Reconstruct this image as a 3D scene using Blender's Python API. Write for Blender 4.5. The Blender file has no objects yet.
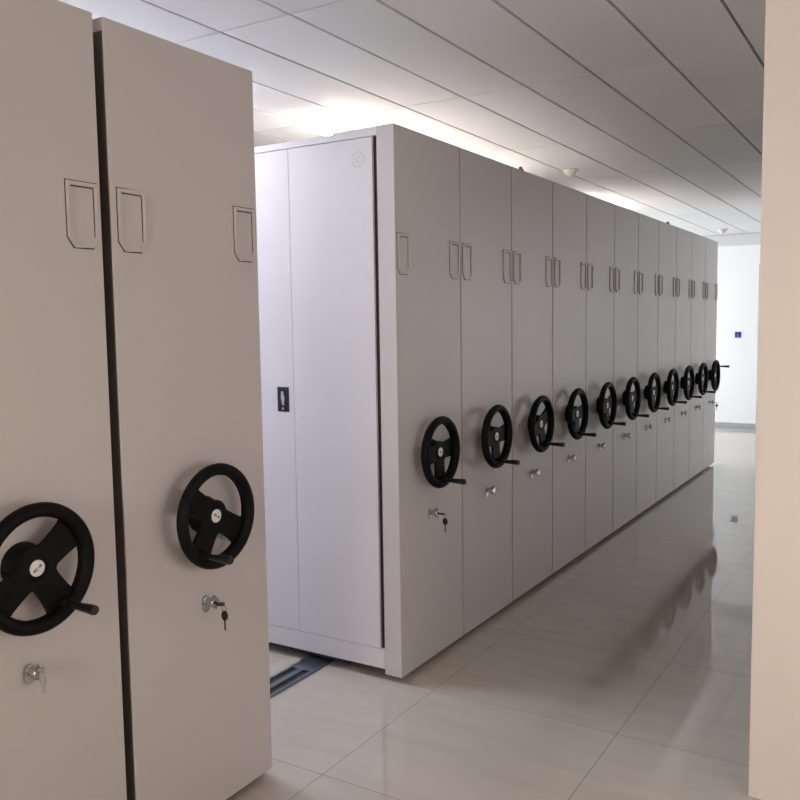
import bpy, bmesh, math, random
from mathutils import Vector, Matrix
random.seed(7)
S = bpy.context.scene
C = S.collection
PI = math.pi

# ------------------------------------------------------------------ materials
def mat(name, col, rough=.5, metal=0., noise=0., nscale=8., bump=0., bscale=300., coat=0., spec=.5):
    m = bpy.data.materials.new(name); m.use_nodes = True
    nt = m.node_tree; b = nt.nodes['Principled BSDF']
    b.inputs['Base Color'].default_value = (*col, 1)
    b.inputs['Roughness'].default_value = rough
    b.inputs['Metallic'].default_value = metal
    b.inputs['Specular IOR Level'].default_value = spec
    b.inputs['Coat Weight'].default_value = coat
    if noise or bump:
        tc = nt.nodes.new('ShaderNodeTexCoord')
    if noise:
        n = nt.nodes.new('ShaderNodeTexNoise'); n.inputs['Scale'].default_value = nscale; n.inputs['Detail'].default_value = 4
        nt.links.new(tc.outputs['Object'], n.inputs['Vector'])
        mx = nt.nodes.new('ShaderNodeMix'); mx.data_type = 'RGBA'
        mx.inputs[6].default_value = (*[c*(1-noise) for c in col], 1)
        mx.inputs[7].default_value = (*[min(1, c*(1+noise)) for c in col], 1)
        nt.links.new(n.outputs['Fac'], mx.inputs[0]); nt.links.new(mx.outputs[2], b.inputs['Base Color'])
    if bump:
        n2 = nt.nodes.new('ShaderNodeTexNoise'); n2.inputs['Scale'].default_value = bscale; n2.inputs['Detail'].default_value = 3
        nt.links.new(tc.outputs['Object'], n2.inputs['Vector'])
        bp = nt.nodes.new('ShaderNodeBump'); bp.inputs['Strength'].default_value = bump; bp.inputs['Distance'].default_value = .001
        nt.links.new(n2.outputs['Fac'], bp.inputs['Height']); nt.links.new(bp.outputs['Normal'], b.inputs['Normal'])
    return m
def emis(name, col, s):
    m = bpy.data.materials.new(name); m.use_nodes = True
    nt = m.node_tree; nt.nodes.clear()
    e = nt.nodes.new('ShaderNodeEmission'); o = nt.nodes.new('ShaderNodeOutputMaterial')
    e.inputs[0].default_value = (*col, 1); e.inputs[1].default_value = s
    nt.links.new(e.outputs[0], o.inputs[0]); return m

M_paint  = mat('powder_coated_steel', (.53, .495, .485), .38, noise=.02, nscale=3, bump=.12, bscale=500)
M_body   = mat('powder_coated_body', (.65, .63, .645), .45, noise=.015, nscale=3, bump=.10, bscale=500)
M_black  = mat('black_plastic', (.003, .003, .0035), .55, bump=.05, bscale=700, spec=.14)
M_blackg = mat('black_gloss_plastic', (.006, .006, .007), .3)
M_chrome = mat('chrome', (.50, .50, .51), .24, metal=1)
M_steel  = mat('brushed_steel', (.42, .42, .43), .35, metal=1, noise=.1, nscale=30)
M_chassis= mat('dark_chassis', (.03, .03, .035), .5)
M_badge  = mat('badge_white', (.72, .71, .69), .35)
M_ink    = mat('badge_ink', (.03, .03, .03), .5)
M_clear  = mat('pale_key_plastic', (.35, .34, .30), .25)
M_wall   = mat('wall_paint', (.80, .80, .79), .6, noise=.01, nscale=4, bump=.08, bscale=180)
M_cream  = mat('cream_wall_paint', (.74, .672, .60), .6, noise=.015, nscale=4, bump=.10, bscale=160)
M_trim   = mat('grey_trim', (.36, .36, .355), .4)
M_doorp  = mat('door_paint', (.74, .74, .73), .4)
M_frame  = mat('door_frame_paint', (.45, .45, .44), .4)
M_detect = mat('detector_plastic', (.62, .57, .50), .4)
M_blue   = mat('sign_blue', (.012, .014, .17), .4)
M_pale   = mat('sign_pale', (.12, .15, .45), .4)
M_rail   = mat('rail_steel', (.22, .25, .30), .28, metal=.9, noise=.12, nscale=14)
M_groove = mat('rail_groove', (.012, .013, .016), .4)
M_seal_shade   = mat('rubber_seal_and_shade', (.022, .019, .018), .7)
M_strip  = mat('brown_side_strip', (.10, .080, .072), .7)
M_fix    = mat('light_housing', (.75, .75, .75), .4)
# daylight panes, all unseen: N added beside and B behind the viewpoint, F on the right and L on the left of the far end, A at the end of the aisle; battens T1-T4
POW = dict(N=(4.5,4.05,3.7), F=(4.9,4.95,5.3), A=(1.,1.9,3.6), L=(17,18.3,20), B=(9.,8.1,7.3), T1=(44,40,36), T2=(28,25.5,23), T3=(55,50,46), T4=(225,230,258))
LAMP = {k: emis('daylight_pane' if len(k) == 1 else 'fluorescent_tube', [c/max(v) for c in v], max(v)) for k, v in POW.items()}

def tile_ceiling_mat():
    m = mat('ceiling_tile', (.62, .61, .60), .75)
    nt = m.node_tree; b = nt.nodes['Principled BSDF']
    g = nt.nodes.new('ShaderNodeNewGeometry')
    mp = nt.nodes.new('ShaderNodeMath'); mp.operation = 'MULTIPLY_ADD'
    mp.inputs[1].default_value = .06; mp.inputs[2].default_value = .57
    nt.links.new(g.outputs['Random Per Island'], mp.inputs[0])
    cc = nt.nodes.new('ShaderNodeCombineColor')
    nt.links.new(mp.outputs[0], cc.inputs[0]); nt.links.new(mp.outputs[0], cc.inputs[1]); 
    m3 = nt.nodes.new('ShaderNodeMath'); m3.operation = 'MULTIPLY'; m3.inputs[1].default_value = .985
    nt.links.new(mp.outputs[0], m3.inputs[0]); nt.links.new(m3.outputs[0], cc.inputs[2])
    nt.links.new(cc.outputs[0], b.inputs['Base Color'])
    return m
M_ceil = tile_ceiling_mat()
M_ceilgap = mat('ceiling_gap', (.05, .047, .044), .7)

def floor_mat():
    m = bpy.data.materials.new('polished_floor_tile'); m.use_nodes = True
    nt = m.node_tree; b = nt.nodes['Principled BSDF']; L = nt.links.new
    tc = nt.nodes.new('ShaderNodeTexCoord')
    sp = nt.nodes.new('ShaderNodeSeparateXYZ'); L(tc.outputs['Object'], sp.inputs[0])
    def joint(sock, off, per=.8, w=.0016):
        a = nt.nodes.new('ShaderNodeMath'); a.operation = 'SUBTRACT'; a.inputs[1].default_value = off; L(sock, a.inputs[0])
        d = nt.nodes.new('ShaderNodeMath'); d.operation = 'PINGPONG'; d.inputs[1].default_value = per/2; L(a.outputs[0], d.inputs[0])
        l = nt.nodes.new('ShaderNodeMath'); l.operation = 'LESS_THAN'; l.inputs[1].default_value = w; L(d.outputs[0], l.inputs[0])
        f = nt.nodes.new('ShaderNodeMath'); f.operation = 'DIVIDE'; f.inputs[1].default_value = per; L(a.outputs[0], f.inputs[0])
        fl = nt.nodes.new('ShaderNodeMath'); fl.operation = 'FLOOR'; L(f.outputs[0], fl.inputs[0])
        return l, fl
    jx, fx = joint(sp.outputs[0], .152); jy, fy = joint(sp.outputs[1], -.782)
    mx = nt.nodes.new('ShaderNodeMath'); mx.operation = 'MAXIMUM'; L(jx.outputs[0], mx.inputs[0]); L(jy.outputs[0], mx.inputs[1])
    cb = nt.nodes.new('ShaderNodeCombineXYZ'); L(fx.outputs[0], cb.inputs[0]); L(fy.outputs[0], cb.inputs[1])
    wn = nt.nodes.new('ShaderNodeTexWhiteNoise'); L(cb.outputs[0], wn.inputs[0])
    # soft diagonal veining, shifted from tile to tile
    ad = nt.nodes.new('ShaderNodeVectorMath'); ad.operation = 'ADD'; L(tc.outputs['Object'], ad.inputs[0]); L(wn.outputs['Color'], ad.inputs[1])
    mp = nt.nodes.new('ShaderNodeMapping'); mp.inputs['Scale'].default_value = (1.2, 7, 1); mp.inputs['Rotation'].default_value = (0, 0, .45); L(ad.outputs[0], mp.inputs[0])
    n = nt.nodes.new('ShaderNodeTexNoise'); n.inputs['Scale'].default_value = 1.6; n.inputs['Detail'].default_value = 6; n.inputs['Distortion'].default_value = .6; L(mp.outputs[0], n.inputs[0])
    rp = nt.nodes.new('ShaderNodeValToRGB'); L(n.outputs['Fac'], rp.inputs[0])
    rp.color_ramp.elements[0].position = .3; rp.color_ramp.elements[0].color = (.44, .395, .34, 1)
    rp.color_ramp.elements[1].position = .62; rp.color_ramp.elements[1].color = (.475, .43, .375, 1)
    m2 = nt.nodes.new('ShaderNodeMix'); m2.data_type = 'RGBA'; L(mx.outputs[0], m2.inputs[0]); L(rp.outputs[0], m2.inputs[6]); m2.inputs[7].default_value = (.10, .095, .09, 1)
    L(m2.outputs[2], b.inputs['Base Color'])
    rr = nt.nodes.new('ShaderNodeMath'); rr.operation = 'MULTIPLY_ADD'; rr.inputs[1].default_value = .45; rr.inputs[2].default_value = .045; L(mx.outputs[0], rr.inputs[0]); L(rr.outputs[0], b.inputs['Roughness'])
    b.inputs['IOR'].default_value = 1.75
    return m
M_floor = floor_mat()

# ------------------------------------------------------------------ mesh helpers
def box(bm, x0, x1, y0, y1, z0, z1, bev=0., seg=2):
    r = bmesh.ops.create_cube(bm, size=1.)
    vs = r['verts']
    for v in vs:
        v.co = Vector(((x0+x1)/2+v.co.x*(x1-x0), (y0+y1)/2+v.co.y*(y1-y0), (z0+z1)/2+v.co.z*(z1-z0)))
    if bev > 0:
        es = list({e for v in vs for e in v.link_edges})
        bmesh.ops.bevel(bm, geom=es, offset=bev, segments=seg, affect='EDGES', profile=.5)
def lathe(bm, prof, mtx, n=32, capa=True, capb=True):
    """prof: list of (radius, height) along local +Z"""
    rings = []
    for r, h in prof:
        rings.append([bm.verts.new(mtx @ Vector((r*math.cos(2*PI*k/n), r*math.sin(2*PI*k/n), h))) for k in range(n)])
    for a, b in zip(rings, rings[1:]):
        for k in range(n): bm.faces.new((a[k], a[(k+1) % n], b[(k+1) % n], b[k]))
    if capa: bm.faces.new(rings[0][::-1])
    if capb: bm.faces.new(rings[-1])
def torus(bm, R, a, b, mtx, n=72, m=14):
    rings = []
    for i in range(n):
        t = 2*PI*i/n; ring = []
        for j in range(m):
            u = 2*PI*j/m
            rr = R + a*math.cos(u)
            ring.append(bm.verts.new(mtx @ Vector((rr*math.cos(t), rr*math.sin(t), b*math.sin(u)))))
        rings.append(ring)
    for i in range(n):
        p, q = rings[i], rings[(i+1) % n]
        for j in range(m): bm.faces.new((p[j], q[j], q[(j+1) % m], p[(j+1) % m]))
def prism(bm, outer, holes, mtx, z0, z1):
    """polygon with holes in local XY, extruded z0..z1"""
    loops = [outer]+holes
    edges = []; top = []
    for lp in loops:
        vs = [bm.verts.new(mtx @ Vector((x, y, z1))) for x, y in lp]
        top.append(vs)
        for k in range(len(vs)): edges.append(bm.edges.new((vs[k], vs[(k+1) % len(vs)])))
    r = bmesh.ops.triangle_fill(bm, use_beauty=True, use_dissolve=False, edges=edges, normal=mtx.to_3x3() @ Vector((0, 0, 1)))
    tf = [f for f in r['geom'] if isinstance(f, bmesh.types.BMFace)]
    off = mtx.to_3x3() @ Vector((0, 0, z0-z1))
    mp = {}
    for vs in top:
        for v in vs: mp[v] = bm.verts.new(v.co+off)
    for f in tf: bm.faces.new([mp[v] for v in reversed(f.verts)])
    for vs in top:
        for k in range(len(vs)):
            a, b = vs[k], vs[(k+1) % len(vs)]
            bm.faces.new((a, b, mp[b], mp[a]))
def mesh(name, bm, m, smooth=True):
    bmesh.ops.recalc_face_normals(bm, faces=bm.faces)
    me = bpy.data.meshes.new(name); bm.to_mesh(me); bm.free()
    for mm in (m if isinstance(m, (list, tuple)) else [m]): me.materials.append(mm)
    if smooth:
        me.shade_smooth()
        me.set_sharp_from_angle(angle=math.radians(38))
    return me
def obj(name, bm, m, parent=None, label=None, smooth=True):
    o = bpy.data.objects.new(name, mesh(name, bm, m, smooth)); C.objects.link(o)
    if parent: o.parent = parent
    if label: o['label'] = label
    if smooth:
        wn_ = o.modifiers.new('weighted_normals', 'WEIGHTED_NORMAL'); wn_.keep_sharp = True; wn_.weight = 100
    return o
def struct(name, bm, m, parent=None, smooth=True):
    o = obj(name, bm, m, parent, smooth=smooth)
    if not parent: o['kind'] = 'structure'
    return o
def thing(name, label, cat, loc=(0, 0, 0), group=None):
    o = bpy.data.objects.new(name, None); C.objects.link(o)
    o.empty_display_size = .1; o.location = loc; o['label'] = label; o['category'] = cat
    if group: o['group'] = group
    return o
def chaikin(pts, n=2):
    for _ in range(n):
        q = []
        for i in range(len(pts)):
            a = Vector(pts[i]); b = Vector(pts[(i+1) % len(pts)])
            q += [tuple(a*.75+b*.25), tuple(a*.25+b*.75)]
        pts = q
    return pts
# local Z of a mount -> world +X (out of a cabinet front); local X -> world +Y; local Y -> world +Z
OUT = Matrix(((0, 0, 1, 0), (1, 0, 0, 0), (0, 1, 0, 0), (0, 0, 0, 1)))
def out_at(x, y, z, rot=0.):
    return Matrix.Translation((x, y, z)) @ OUT @ Matrix.Rotation(rot, 4, 'Z')

# ------------------------------------------------------------------ sizes
W = .5977; H = 2.4; ZB = .025; XB = -2.95     # cabinet pitch, height, underside, back
HALF = W/2
FT = .086                                      # thickness of the hollow front panel

# ------------------------------------------------------------------ cabinet parts (origin: middle of the cabinet's front foot line)
def front_panel_bm(gap=.004):
    bm = bmesh.new(); box(bm, -FT, 0, -HALF+gap, HALF-gap, ZB, H, .0025, 2); return bm
def body_bm(gap=.004):
    bm = bmesh.new(); box(bm, XB, -FT-.0005, -HALF+gap+.006, HALF-gap-.006, .045, H-.02, .003, 1); return bm
def chassis_bm():
    bm = bmesh.new()
    for x in (-.47, -2.4): box(bm, x-.16, x+.16, -HALF+.05, HALF-.05, .011, .0445, .004, 1)
    box(bm, XB+.1, -FT-.03, -HALF+.09, -HALF+.13, .022, .0445); box(bm, XB+.1, -FT-.03, HALF-.13, HALF-.09, .022, .0445)
    return bm
def label_holder_bm(yc):
    # raised frame with clipped lower corners, open card window and a lower lip
    w, z0, z1, c, t = .049, 1.782, 1.952, .026, .0105
    out = [(-w, z1), (-w, z0+c), (-w+c*.75, z0), (w-c*.75, z0), (w, z0+c), (w, z1)]
    cc = c*.8
    inn = [(-w+t, z1-t), (-w+t, z0+cc+.006), (-w+cc*.8+t*.6, z0+t), (w-cc*.8-t*.6, z0+t), (w-t, z0+cc+.006), (w-t, z1-t)]
    bm = bmesh.new()
    prism(bm, out, [inn], out_at(0, yc, 0), 0., .0075)
    # sunk shadow line round the pressed frame
    es = [e for e in bm.edges if len(e.link_faces) == 2 and abs(e.link_faces[0].normal.dot(e.link_faces[1].normal)) < .2
          and all(v.co.x > .007 for v in e.verts)]
    bmesh.ops.bevel(bm, geom=es, offset=.0018, segments=2, affect='EDGES')
    return bm
def holder_gap_shade_bm(yc):
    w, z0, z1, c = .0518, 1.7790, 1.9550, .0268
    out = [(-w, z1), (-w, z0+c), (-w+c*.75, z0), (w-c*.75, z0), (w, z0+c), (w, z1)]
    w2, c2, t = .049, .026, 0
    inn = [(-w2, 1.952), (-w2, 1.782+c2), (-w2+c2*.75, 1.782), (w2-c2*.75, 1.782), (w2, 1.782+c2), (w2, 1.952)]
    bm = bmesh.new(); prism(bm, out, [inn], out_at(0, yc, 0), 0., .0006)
    box(bm, .0001, .0008, yc-.0383, yc+.0383, 1.9385, 1.9413); box(bm, .0001, .0008, yc+.0358, yc+.0383, 1.812, 1.9376)   # rim shade painted inside the frame, top and right
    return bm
WX, WY, WZ = .060, -.032, .998                 # hub badge distance from the panel, sideways, height
def wheel_bm(rot):
    bm = bmesh.new()
    RX = WX+.006
    mt = out_at(RX, WY, WZ, rot)
    Ro, Ri, hub, hw = .150, .130, .049, .0415
    N = 72
    outer = [(Ro*math.cos(2*PI*k/N), Ro*math.sin(2*PI*k/N)) for k in range(N)]
    def arc(r, a, b, n): return [(r*math.cos(a+(b-a)*k/n), r*math.sin(a+(b-a)*k/n)) for k in range(n+1)]
    ao = math.asin(hw/Ri); ah = math.asin(min(.99, (hw*.82)/hub))
    top = arc(Ri, ao, PI-ao, 24)+arc(hub, PI-ah, ah, 10)
    # lower right and lower left windows between the level spokes and the downward spoke
    q = arc(Ri, -ao, -PI/2+ao, 12)+[(hw*.86, -.052), (hw*.86+.006, -hw*.92), (.055, -hw*.86)]
    ql = [(-x, y) for x, y in q][::-1]
    prism(bm, outer, [chaikin(top, 2), chaikin(q, 2), chaikin(ql, 2)], mt, -.020, -.007)
    torus(bm, .1445, .0185, .0175, mt)
    # hub boss in front, tapered housing behind that reaches the panel
    lathe(bm, [(.048, -.012), (.047, .0), (.036, .006), (.031, .009), (.0225, .009)], out_at(WX-.008, WY, WZ), 36)
    lathe(bm, [(.058, -.0), (.057, .014), (.052, .028), (.047, WX-.014)], out_at(0, WY, WZ), 36)
    # boss that carries the grip
    lathe(bm, [(.017, -.012), (.0165, .012), (.012, .018)], out_at(RX, WY, WZ) @ Matrix.Translation((.128*math.cos(rot-PI/2), .128*math.sin(rot-PI/2), 0)), 20)
    return bm
def grip_bm(rot):
    bm = bmesh.new()
    mt = out_at(WX+.006, WY, WZ) @ Matrix.Translation((.128*math.cos(rot-PI/2), .128*math.sin(rot-PI/2), .0185))
    lathe(bm, [(.0078, -.001), (.0085, .012), (.0105, .045), (.0128, .082), (.0132, .092), (.0115, .0975), (.006, .0985)], mt, 20)
    return bm
def badge_bm():
    bm = bmesh.new()
    lathe(bm, [(.0205, 0), (.0205, .0015), (.018, .0027), (.0005, .0031)], out_at(WX+.0012, WY, WZ), 32)
    return bm
GLY = {  # 3x5 block letters
 'K': ["101","101","110","101","101"], 'M': ["101","111","111","101","101"], 'C': ["111","100","100","100","111"], 'G': ["111","100","101","101","111"],
 '-': ["000","000","111","000","000"], 'H': ["101","101","111","101","101"], 'B': ["110","101","110","101","111"]}
def lettering_bm(rot):
    bm = bmesh.new(); u = .00155
    txt = 'MGC-HB'; x0 = -len(txt)*3.6*u/2
    for i, ch in enumerate(txt):
        for r in range(5):
            for c in range(3):
                if GLY[ch][r][c] == '1':
                    x = x0+(i*3.6+c)*u*.72/.72; y = (2-r)*u*1.1
                    if True:
                        mt = out_at(WX+.0044, WY, WZ, rot) @ Matrix.Scale(.82, 4)
                        a = [mt @ Vector((x, y-.5*u*1.1, 0)), mt @ Vector((x+u, y-.5*u*1.1, 0)), mt @ Vector((x+u, y+.55*u*1.1, 0)), mt @ Vector((x, y+.55*u*1.1, 0))]
                        vs = [bm.verts.new(p) for p in a]; bm.faces.new(vs)
    bmesh.ops.remove_doubles(bm, verts=bm.verts, dist=1e-5)
    r = bmesh.ops.extrude_face_region(bm, geom=list(bm.faces))
    bmesh.ops.translate(bm, vec=(-.0016, 0, 0), verts=[v for v in r['geom'] if isinstance(v, bmesh.types.BMVert)])
    return bm
LY, LZ = -.030, .702                            # lock position
def lock_bm():
    bm = bmesh.new()
    mt = out_at(0, LY, LZ)
    # pill shaped escutcheon
    pill = []
    for k in range(13): a = PI*k/12; pill.append((.015*math.cos(a), .013+.015*math.sin(a)))
    for k in range(13): a = PI+PI*k/12; pill.append((.015*math.cos(a), -.011+.015*math.sin(a)))
    prism(bm, pill, [], mt, 0, .004)
    lathe(bm, [(.0145, .004), (.014, .008), (.0105, .010), (.0105, .026), (.0165, .028), (.0170, .041), (.0145, .045)], mt @ Matrix.Translation((0, .011, 0)), 24)
    lathe(bm, [(.0055, .004), (.005, .0065)], mt @ Matrix.Translation((0, -.015, 0)), 14)
    box(bm, .028, .044, LY+.004, LY+.008, LZ-.012, LZ+.031, .0012, 1)
    return bm
def key_bm(kind):
    bm = bmesh.new()
    if kind == 'black':
        # one key in the barrel with its head level, a second one hanging from the ring
        box(bm, .043, .050, LY-.0012, LY+.0012, LZ+.008, LZ+.014)
        lathe(bm, [(.003, -.002), (.0135, -.0018), (.0135, .0018), (.003, .002)], Matrix.Translation((.063, LY, LZ+.009)) @ Matrix.Diagonal((1.15, .95, 1.2, 1)), 18)
        torus(bm, .009, .0009, .0009, Matrix.Translation((.078, LY, LZ-.002)) @ Matrix.Rotation(PI/2, 4, 'X'), 24, 6)
        lathe(bm, [(.003, -.002), (.0125, -.0018), (.0125, .0018), (.003, .002)], Matrix.Translation((.080, LY, LZ-.025)) @ Matrix.Rotation(PI/2, 4, 'X') @ Matrix.Diagonal((1, 1.25, 1.2, 1)), 18)
        box(bm, .0775, .0825, LY-.001, LY+.001, LZ-.072, LZ-.037)
    else:
        box(bm, .043, .050, LY-.0012, LY+.0012, LZ+.006, LZ+.014)
        lathe(bm, [(.003, -.002), (.0125, -.0018), (.0125, .0018), (.003, .002)], Matrix.Translation((.056, LY, LZ-.002)) @ Matrix.Rotation(PI/2, 4, 'X') @ Matrix.Diagonal((.9, 1.5, 1.2, 1)), 18)
        box(bm, .050, .062, LY-.001, LY+.001, LZ-.038, LZ-.016)
    return bm
def seal_bm():
    bm = bmesh.new(); box(bm, -.055, -.008, HALF-.0046, HALF+.0046, ZB+.003, H-.004); return bm

def make_cabinet(y, label, rot, key=None, wy=-.032, wz=.994, cx=0., gap=.0048, simple_body=True):
    global WY, LY, WZ
    WY, LY, WZ = wy, wy+.003, wz
    t = thing('mobile_shelving_cabinet', label, 'storage cabinet', (cx, y, 0), 'hand cranked mobile shelving cabinets')
    obj('front_panel', front_panel_bm(gap), M_paint, t)
    if simple_body: obj('body', body_bm(gap), M_body, t)
    obj('chassis', chassis_bm(), M_chassis, t)
    for yc in (-HALF+.070, HALF-.062):
        f = obj('label_holder', label_holder_bm(yc), M_paint, t)
        obj('gap_and_shade', holder_gap_shade_bm(yc), M_seal_shade, f)
    w = obj('handwheel', wheel_bm(rot), M_black, t, 'black three-spoke handwheel')
    obj('crank_grip', grip_bm(rot), M_blackg, w)
    obj('hub_badge', badge_bm(), M_badge, w, 'white round hub badge')
    obj('badge_lettering', lettering_bm(rot), M_ink, w)
    l = obj('lock', lock_bm(), M_chrome, t, 'chrome lock with knob')
    if key: obj('key', key_bm(key), M_blackg if key == 'black' else M_clear, l, 'black key' if key == 'black' else 'pale key')
    return t

R = math.radians
ordinal = ['first', 'second', 'third', 'fourth', 'fifth', 'sixth', 'seventh', 'eighth', 'ninth', 'tenth', 'eleventh']
rots = [4, 3, 22, 2, 12, 6, 3, 5, 0, 4, 135]
cabs = []
for i in range(11):
    y = HALF+i*W
    if i == 0:
        lab = 'grey cabinet at the near end of the long row, its plain doors facing the aisle'
    elif i == 10:
        lab = 'grey cabinet at the far end of the long row, crank grip turned upwards'
    else:
        lab = '%s grey cabinet of the long row, counting from the one with doors facing the aisle' % ordinal[i]
    cabs.append(make_cabinet(y, lab, R(rots[i]), 'black' if i in (0, 10) else None, simple_body=(i != 0), gap=.0065 if i == 2 else .0048))
    if i not in (10,): obj('edge_strip', seal_bm(), M_seal_shade, cabs[-1])
# small guide clips seen on top of the fascias
for ci, dy in ((2, -.115), (7, .09), (4, .1)):
    bm = bmesh.new(); box(bm, -.05, -.012, dy-.012, dy+.012, H-.002, H+.014, .002, 1); box(bm, -.04, -.02, dy+.004, dy+.011, H+.012, H+.028, .002, 1)
    if ci == 4:
        bm.free(); bm = bmesh.new(); box(bm, -.05, -.012, dy-.012, dy+.012, H-.002, H+.006, .002, 1)
    obj('guide_clip', bm, M_chassis, cabs[ci])

# --- near end cabinet: framed carcass with paired doors on the end face (local y = -HALF is world y = 0)
t = cabs[0]
y0 = -HALF
bm = bmesh.new()
xs = [-.109-.001, -1.02, -1.94, -2.86]
box(bm, XB, -FT-.0005, y0+.022, HALF-.01, .047, H-.022)                     # carcass core
box(bm, XB, -FT-.0005, y0+.0048, y0+.0225, .05, .137)               # bottom rail
box(bm, XB, -.31, y0+.0048, y0+.0225, 2.362, H-.009); box(bm, -.3101, -FT-.0005, y0+.0048, y0+.0225, 2.362, H-.0015)   # top rail, stepping up towards the fascia
for x in xs[1:]: box(bm, x-.012, x+.012, y0+.006, y0+.0225, .136, 2.363)    # mullions
box(bm, XB, -FT-.0005, y0+.0226, HALF-.012, H-.0221, H-.0095)                  # roof sheet
obj('body', bm, M_body, t)
bm = bmesh.new(); box(bm, -.1094, -.0866, y0+.0190, y0+.0224, .138, 2.361); obj('door_slot', bm, M_seal_shade, t, 'dark vertical slot beside the doors')
def door(xa, xb, latch=False, badge=False):
    bm = bmesh.new(); box(bm, xb, xa, y0+.0065, y0+.0215, .1395, 2.3595, .0015, 2)
    d = obj('door', bm, M_body, t)
    if latch:
        xc = xa-.062; zc = 1.232
        bm = bmesh.new(); box(bm, xc-.034, xc+.034, y0+.0035, y0+.0075, zc-.058, zc+.058, .0025, 3)
        l = obj('latch_plate', bm, M_blackg, d, 'black latch plate with steel paddle')
        bm = bmesh.new()
        pad = [(-.007, .036), (.006, .036), (.010, .014), (.014, .004), (.009, -.010), (.010, -.028), (-.002, -.028), (-.006, -.008), (-.010, .006)]
        mt = Matrix.Translation((xc, y0+.0036, zc)) @ Matrix.Rotation(PI/2, 4, 'X')
        prism(bm, pad, [], mt, 0, .004)
        lathe(bm, [(.007, 0), (.0065, .003), (.004, .0035)], mt @ Matrix.Translation((0, -.043, 0)), 16)
        obj('latch_paddle', bm, M_chrome, l)
    if badge:
        bm = bmesh.new(); mt = Matrix.Translation((-.182, y0+.0066, 2.273)) @ Matrix.Rotation(PI/2, 4, 'X')
        torus(bm, .031, .0022, .0008, mt, 40, 8)
        for (dx, dy, ln, a) in ((0, .012, .016, -40), (0, -.012, .016, -40), (.0, 0, .024, 45), (-.012, .002, .010, 45), (.012, -.002, .010, 45)):
            m2 = mt @ Matrix.Translation((dx, dy, 0)) @ Matrix.Rotation(R(a), 4, 'Z')
            prism(bm, [(-ln/2, -.0018), (ln/2, -.0018), (ln/2, .0018), (-ln/2, .0018)], [], m2, 0, .0008)
        obj('embossed_emblem', bm, M_paint, d, 'faint round embossed emblem')
door(-.110, -.5590, badge=True); door(-.5605, -1.0075, latch=True)
for a, b in ((-1.0325, -1.4790), (-1.4810, -1.9275), (-1.9525, -2.399), (-2.401, -2.8475)):
    door(a, b)

# --- two cabinets left of the open aisle
c2 = make_cabinet(-1.169, 'grey cabinet left of the aisle, in front, with its black key hanging from the lock', R(-33), 'black', wy=.0, wz=.990, gap=-.001)
bm = bmesh.new(); box(bm, -.082, -.005, -HALF-.0012, -HALF+.0020, ZB+.003, H-.035); obj('edge_strip', bm, M_strip, c2)  # dark brown strip over the side face towards the gap
c1 = make_cabinet(-1.800, 'nearest grey cabinet, cut by the left edge, crank wheel tilted towards its right edge', R(33), 'pale', wy=.006, wz=.985, gap=.001)

# ------------------------------------------------------------------ floor rails
XL, XR, YN, YF, ZC = -4.3, 4.3, -5.6, 10.05, 2.785
for xr, lab in ((-.475, 'flush steel floor rail nearest the cabinet fronts, crossing the open aisle'),
                (-2.40, 'flush steel floor rail deep under the cabinets, away from the fronts')):
    t = thing('floor_rail', lab, 'rail', (xr, 0, 0), 'flush rails of the mobile shelving')
    bm = bmesh.new()
    for a, b in ((-.066, -.050), (-.014, .014), (.050, .066)): box(bm, a, b, -2.3, 6.7, 0.0, .0095, .001, 1)
    box(bm, -.0665, .0665, -.10, .15, .0002, .0099, .001, 1)
    obj('rail_profile', bm, M_rail, t)
    bm = bmesh.new()
    for a, b in ((-.0505, -.0135), (.0135, .0505)): box(bm, a, b, -2.3, 6.7, .0, .0015)
    obj('rail_groove', bm, M_groove, t, 'dark rail groove')

# ------------------------------------------------------------------ room shell
bm = bmesh.new(); box(bm, XL-.2, XR+.2, YN-.2, YF+.2, -.12, 0); struct('floor', bm, M_floor, smooth=False)
TX0, TDX, TY0, TDY = -.6277, .3652, -.334, 1.4809
bm = bmesh.new()
nx0 = math.floor((XL-TX0)/TDX); nx1 = math.ceil((XR-TX0)/TDX); ny0 = math.floor((YN-TY0)/TDY); ny1 = math.ceil((YF-TY0)/TDY)
for i in range(nx0, nx1):
    for j in range(ny0, ny1):
        xa = max(XL, TX0+i*TDX+.0065); xb = min(XR, TX0+(i+1)*TDX-.0065)
        ya = max(YN, TY0+j*TDY+.004); yb = min(YF, TY0+(j+1)*TDY-.004)
        if xb-xa < .01 or yb-ya < .01: continue
        dz = random.uniform(0, .0012)
        box(bm, xa, xb, ya, yb, ZC+dz, ZC+.02, .0012, 1)
cl = struct('ceiling', bm, M_ceil, smooth=False)
bm = bmesh.new(); box(bm, XL-.2, XR+.2, YN-.2, YF+.2, ZC+.0202, ZC+.15); obj('ceiling_backing', bm, M_ceilgap, cl, smooth=False)

def wall_with_openings(name, axis, pos, thick, a0, a1, ops, m):
    """axis 'x': wall plane at x=pos running along y; openings (lo, hi, z0, z1)"""
    bm = bmesh.new()
    def B(lo, hi, z0, z1):
        if hi-lo < 1e-4 or z1-z0 < 1e-4: return
        if axis == 'x': box(bm, min(pos, pos+thick), max(pos, pos+thick), lo, hi, z0, z1)
        else: box(bm, lo, hi, min(pos, pos+thick), max(pos, pos+thick), z0, z1)
    cur = a0
    for lo, hi, z0, z1 in sorted(ops):
        B(cur, lo, 0, ZC+.02); B(lo, hi, 0, z0); B(lo, hi, z1, ZC+.02); cur = hi
    B(cur, a1, 0, ZC+.02)
    return struct(name, bm, m, smooth=False)
WR = [(7.7, 9.7, .3, 2.5)]
WN = [(-2.0, -.45, .75, 1.6)]
XN = 2.75                                      # unseen near wall, added close by so pane N fades up the cabinet fronts
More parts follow.
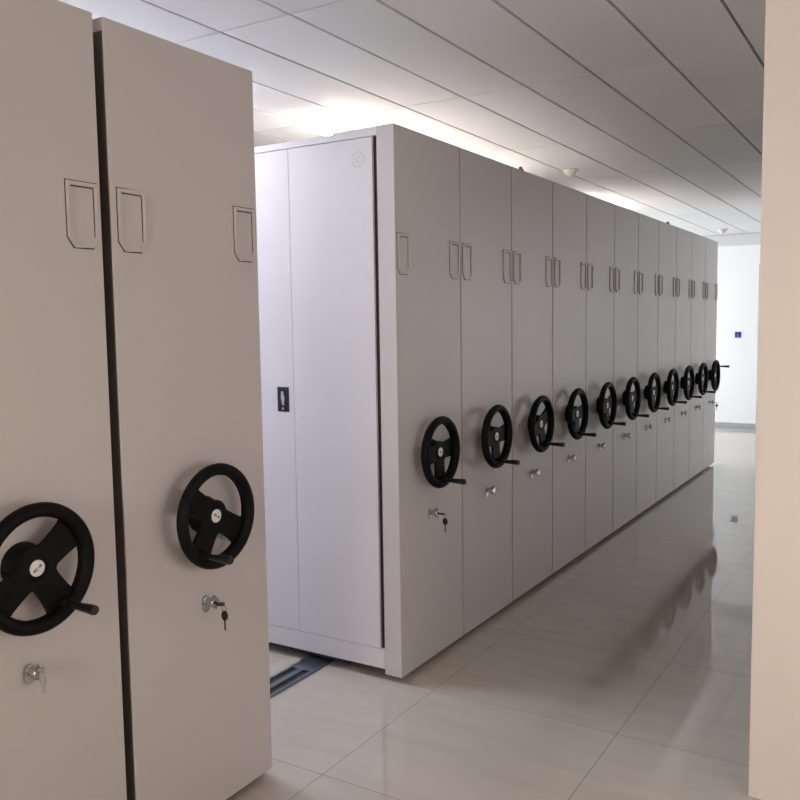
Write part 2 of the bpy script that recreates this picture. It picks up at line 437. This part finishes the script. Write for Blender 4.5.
WL = [(-2.4, .1, .4, 1.9), (7.2, 9.6, .5, 2.5)]
WB = [(-.2, 1.9, .9, 2.4)]
wall_with_openings('wall_right', 'x', XR, .2, YN, YF, WR, M_wall)
wall_with_openings('wall_near_added', 'x', XN, .2, YN, -.1955, WN, M_cream)
wall_with_openings('wall_left', 'x', XL, -.2, YN, YF, WL, M_wall)
wall_with_openings('wall_back', 'y', YN, -.2, XL-.2, XR+.2, WB, M_wall)
wall_with_openings('wall_far', 'y', YF, .2, XL-.2, XR+.2, [(-.06, .86, 0, 2.29)], M_wall)
wn = 0
def window(axis, pos, out, lo, hi, z0, z1, pm):
    global wn; wn += 1
    bm = bmesh.new(); f = .05; d0, d1 = pos+out*.04, pos+out*.11
    def B(lo, hi, z0, z1):
        if axis == 'x': box(bm, min(d0, d1), max(d0, d1), lo, hi, z0, z1, .004, 1)
        else: box(bm, lo, hi, min(d0, d1), max(d0, d1), z0, z1, .004, 1)
    B(lo+.001, lo+f, z0+.001, z1-.001); B(hi-f, hi-.001, z0+.001, z1-.001); B(lo+f, hi-f, z0+.001, z0+f); B(lo+f, hi-f, z1-f, z1-.001); m_ = (lo+hi)/2; B(m_-.025, m_+.025, z0+f, z1-f)
    w = struct('window_%d' % wn, bm, M_fix)
    bm = bmesh.new(); p = pos+out*.075
    for a, b in ((lo+f, m_-.025), (m_+.025, hi-f)):
        if axis == 'x': box(bm, p-.004, p+.004, a, b, z0+f, z1-f)
        else: box(bm, a, b, p-.004, p+.004, z0+f, z1-f)
    obj('pane', bm, pm, w, smooth=False)
for o, k in zip(WR, 'F'): window('x', XR, 1, *o, LAMP[k])
for o, k in zip(WN, 'N'): window('x', XN, 1, *o, LAMP[k])
for o, k in zip(WL, 'AL'): window('x', XL, -1, *o, LAMP[k])
for o, k in zip(WB, 'B'): window('y', YN, -1, *o, LAMP[k])

# cream pier whose face fills the right edge of the view
bm = bmesh.new(); box(bm, 1.457, 2.75, -.195, 3.0, 0, ZC+.004, .004, 2); struct('wall_pier', bm, M_cream)
# far wall: skirting, shallow cornice, door
bm = bmesh.new(); box(bm, XL+.001, -.125, YF-.014, YF-.0005, 0, .072, .003, 1); box(bm, .925, XR-.001, YF-.014, YF-.0005, 0, .072, .003, 1); struct('baseboard_far', bm, M_trim)
bm = bmesh.new(); box(bm, XL+.001, XR-.001, YF-.10, YF-.0005, 2.63, ZC-.0005, .01, 2); struct('trim_1', bm, M_ceil)
bm = bmesh.new()
box(bm, -.12, -.06, YF-.02, YF+.12, 0, 2.35, .003, 1); box(bm, .86, .92, YF-.02, YF+.12, 0, 2.35, .003, 1); box(bm, -.06, .86, YF-.02, YF+.12, 2.29, 2.35, .003, 1)
dr = struct('door_1', bm, M_frame)
bm = bmesh.new(); box(bm, -.057, .857, YF+.03, YF+.07, .006, 2.287, .002, 1); obj('door_leaf', bm, M_doorp, dr)
bm = bmesh.new(); box(bm, -.03, .0, YF+.018, YF+.031, .98, 1.08, .003, 1); box(bm, -.02, .09, YF-.015, YF-.002, 1.02, 1.035, .004, 2); box(bm, -.022, -.008, YF-.014, YF+.02, 1.02, 1.035)
obj('door_handle', bm, M_chrome, dr)
# little blue sign
t = thing('wall_sign', 'small square blue sign on the white far wall beyond the row', 'sign', (-.385, YF, 1.355))
bm = bmesh.new(); box(bm, -.042, .042, -.010, -.0005, -.042, .042, .004, 2); obj('sign_plate', bm, M_blue, t)
bm = bmesh.new(); box(bm, -.022, .022, -.0125, -.009, -.026, -.016); box(bm, -.007, .009, -.0125, -.009, -.016, .014); box(bm, -.018, .009, -.0125, -.009, .006, .014); box(bm, -.008, .010, -.0125, -.009, .022, .034)
obj('sign_symbol', bm, M_pale, t, smooth=False)

# ------------------------------------------------------------------ ceiling devices
def detector(x, y, lab):
    t = thing('smoke_detector', lab, 'smoke detector', (x, y, ZC), 'smoke detectors')
    dn = Matrix.Rotation(PI, 4, 'X')
    bm = bmesh.new(); lathe(bm, [(.062, -.0005), (.062, .012), (.058, .016), (.058, .0165)], dn, 36); obj('base', bm, M_detect, t)
    bm = bmesh.new(); lathe(bm, [(.048, .0164), (.046, .028), (.036, .040), (.030, .041), (.028, .046), (.018, .054), (.004, .055)], dn, 32); obj('sensing_head', bm, M_detect, t)
detector(-.555, 3.60, 'cream round smoke detector on the ceiling tiles near the middle of the row')
detector(-.45, 9.15, 'small smoke detector on the ceiling past the far end of the row')

# surface mounted twin tube battens above the shelving (hidden behind the cabinet tops)
def batten(x, y, lab, key, ln=1.2, grp='fluorescent battens above the shelving'):
    t = thing('batten_light', lab, 'ceiling light', (x, y, ZC), grp)
    D = .05
    bm = bmesh.new(); box(bm, -.03, .03, -ln/2, ln/2, -.035-D, -D, .004, 2)
    for s in (-1, 1): box(bm, -.05, .05, s*ln/2-.003, s*ln/2+.003, -.062-D, -D-.0006)
    obj('housing', bm, M_fix, t)
    for s in (-1, 1):
        bm = bmesh.new(); box(bm, -.012, .012, s*.25-.012, s*.25+.012, -D-.001, -.0003); obj('hanger', bm, M_fix, t)
    for s in (-1, 1):
        bm = bmesh.new(); lathe(bm, [(.013, -ln/2+.013), (.013, ln/2-.013)], Matrix.Translation((s*.045, 0, -.045-D)) @ Matrix.Rotation(PI/2, 4, 'X'), 12)
        obj('tube', bm, LAMP[key], t, 'glowing white tube')
for x, y, l, k in ((-1.9, -.45, 'lit batten over the open aisle', 'T4'),
                   (-1.08, 1.52, 'lit batten above the near end of the long row', 'T1'), (-1.08, 2.85, 'lit batten above the fifth and sixth cabinets of the row', 'T2'),
                   (-1.08, 5.55, 'lit batten above the ninth and tenth cabinets of the row', 'T3')):
    batten(x, y, l, k)

# ------------------------------------------------------------------ camera (solved from the photograph)
f, yaw, pitch, roll = 854.5295, .5491, .0875, -.0148
F = Vector((-math.sin(yaw)*math.cos(pitch), math.cos(yaw)*math.cos(pitch), -math.sin(pitch)))
Rv = Vector((math.cos(yaw), math.sin(yaw), 0)); U = Rv.cross(F)
R2 = Rv*math.cos(roll)+U*math.sin(roll); U2 = -Rv*math.sin(roll)+U*math.cos(roll)
cd = bpy.data.cameras.new('camera'); cam = bpy.data.objects.new('camera', cd); C.objects.link(cam)
cam.matrix_world = Matrix(((R2.x, U2.x, -F.x, 1.8989), (R2.y, U2.y, -F.y, -3.0789), (R2.z, U2.z, -F.z, 1.5665), (0, 0, 0, 1)))
cd.sensor_width = 36; cd.lens = f/800*36; cd.clip_start = .02; cd.clip_end = 60
S.camera = cam

w = bpy.data.worlds.new('world'); S.world = w; w.use_nodes = True
w.node_tree.nodes['Background'].inputs[0].default_value = (.7, .8, 1, 1); w.node_tree.nodes['Background'].inputs[1].default_value = .3
S.view_settings.view_transform = 'Standard'; S.view_settings.look = 'None'; S.view_settings.gamma = 1
S.view_settings.exposure = 0.0; S.view_settings.use_curve_mapping = False
S.cycles.max_bounces = 10; S.cycles.diffuse_bounces = 6; S.cycles.glossy_bounces = 5
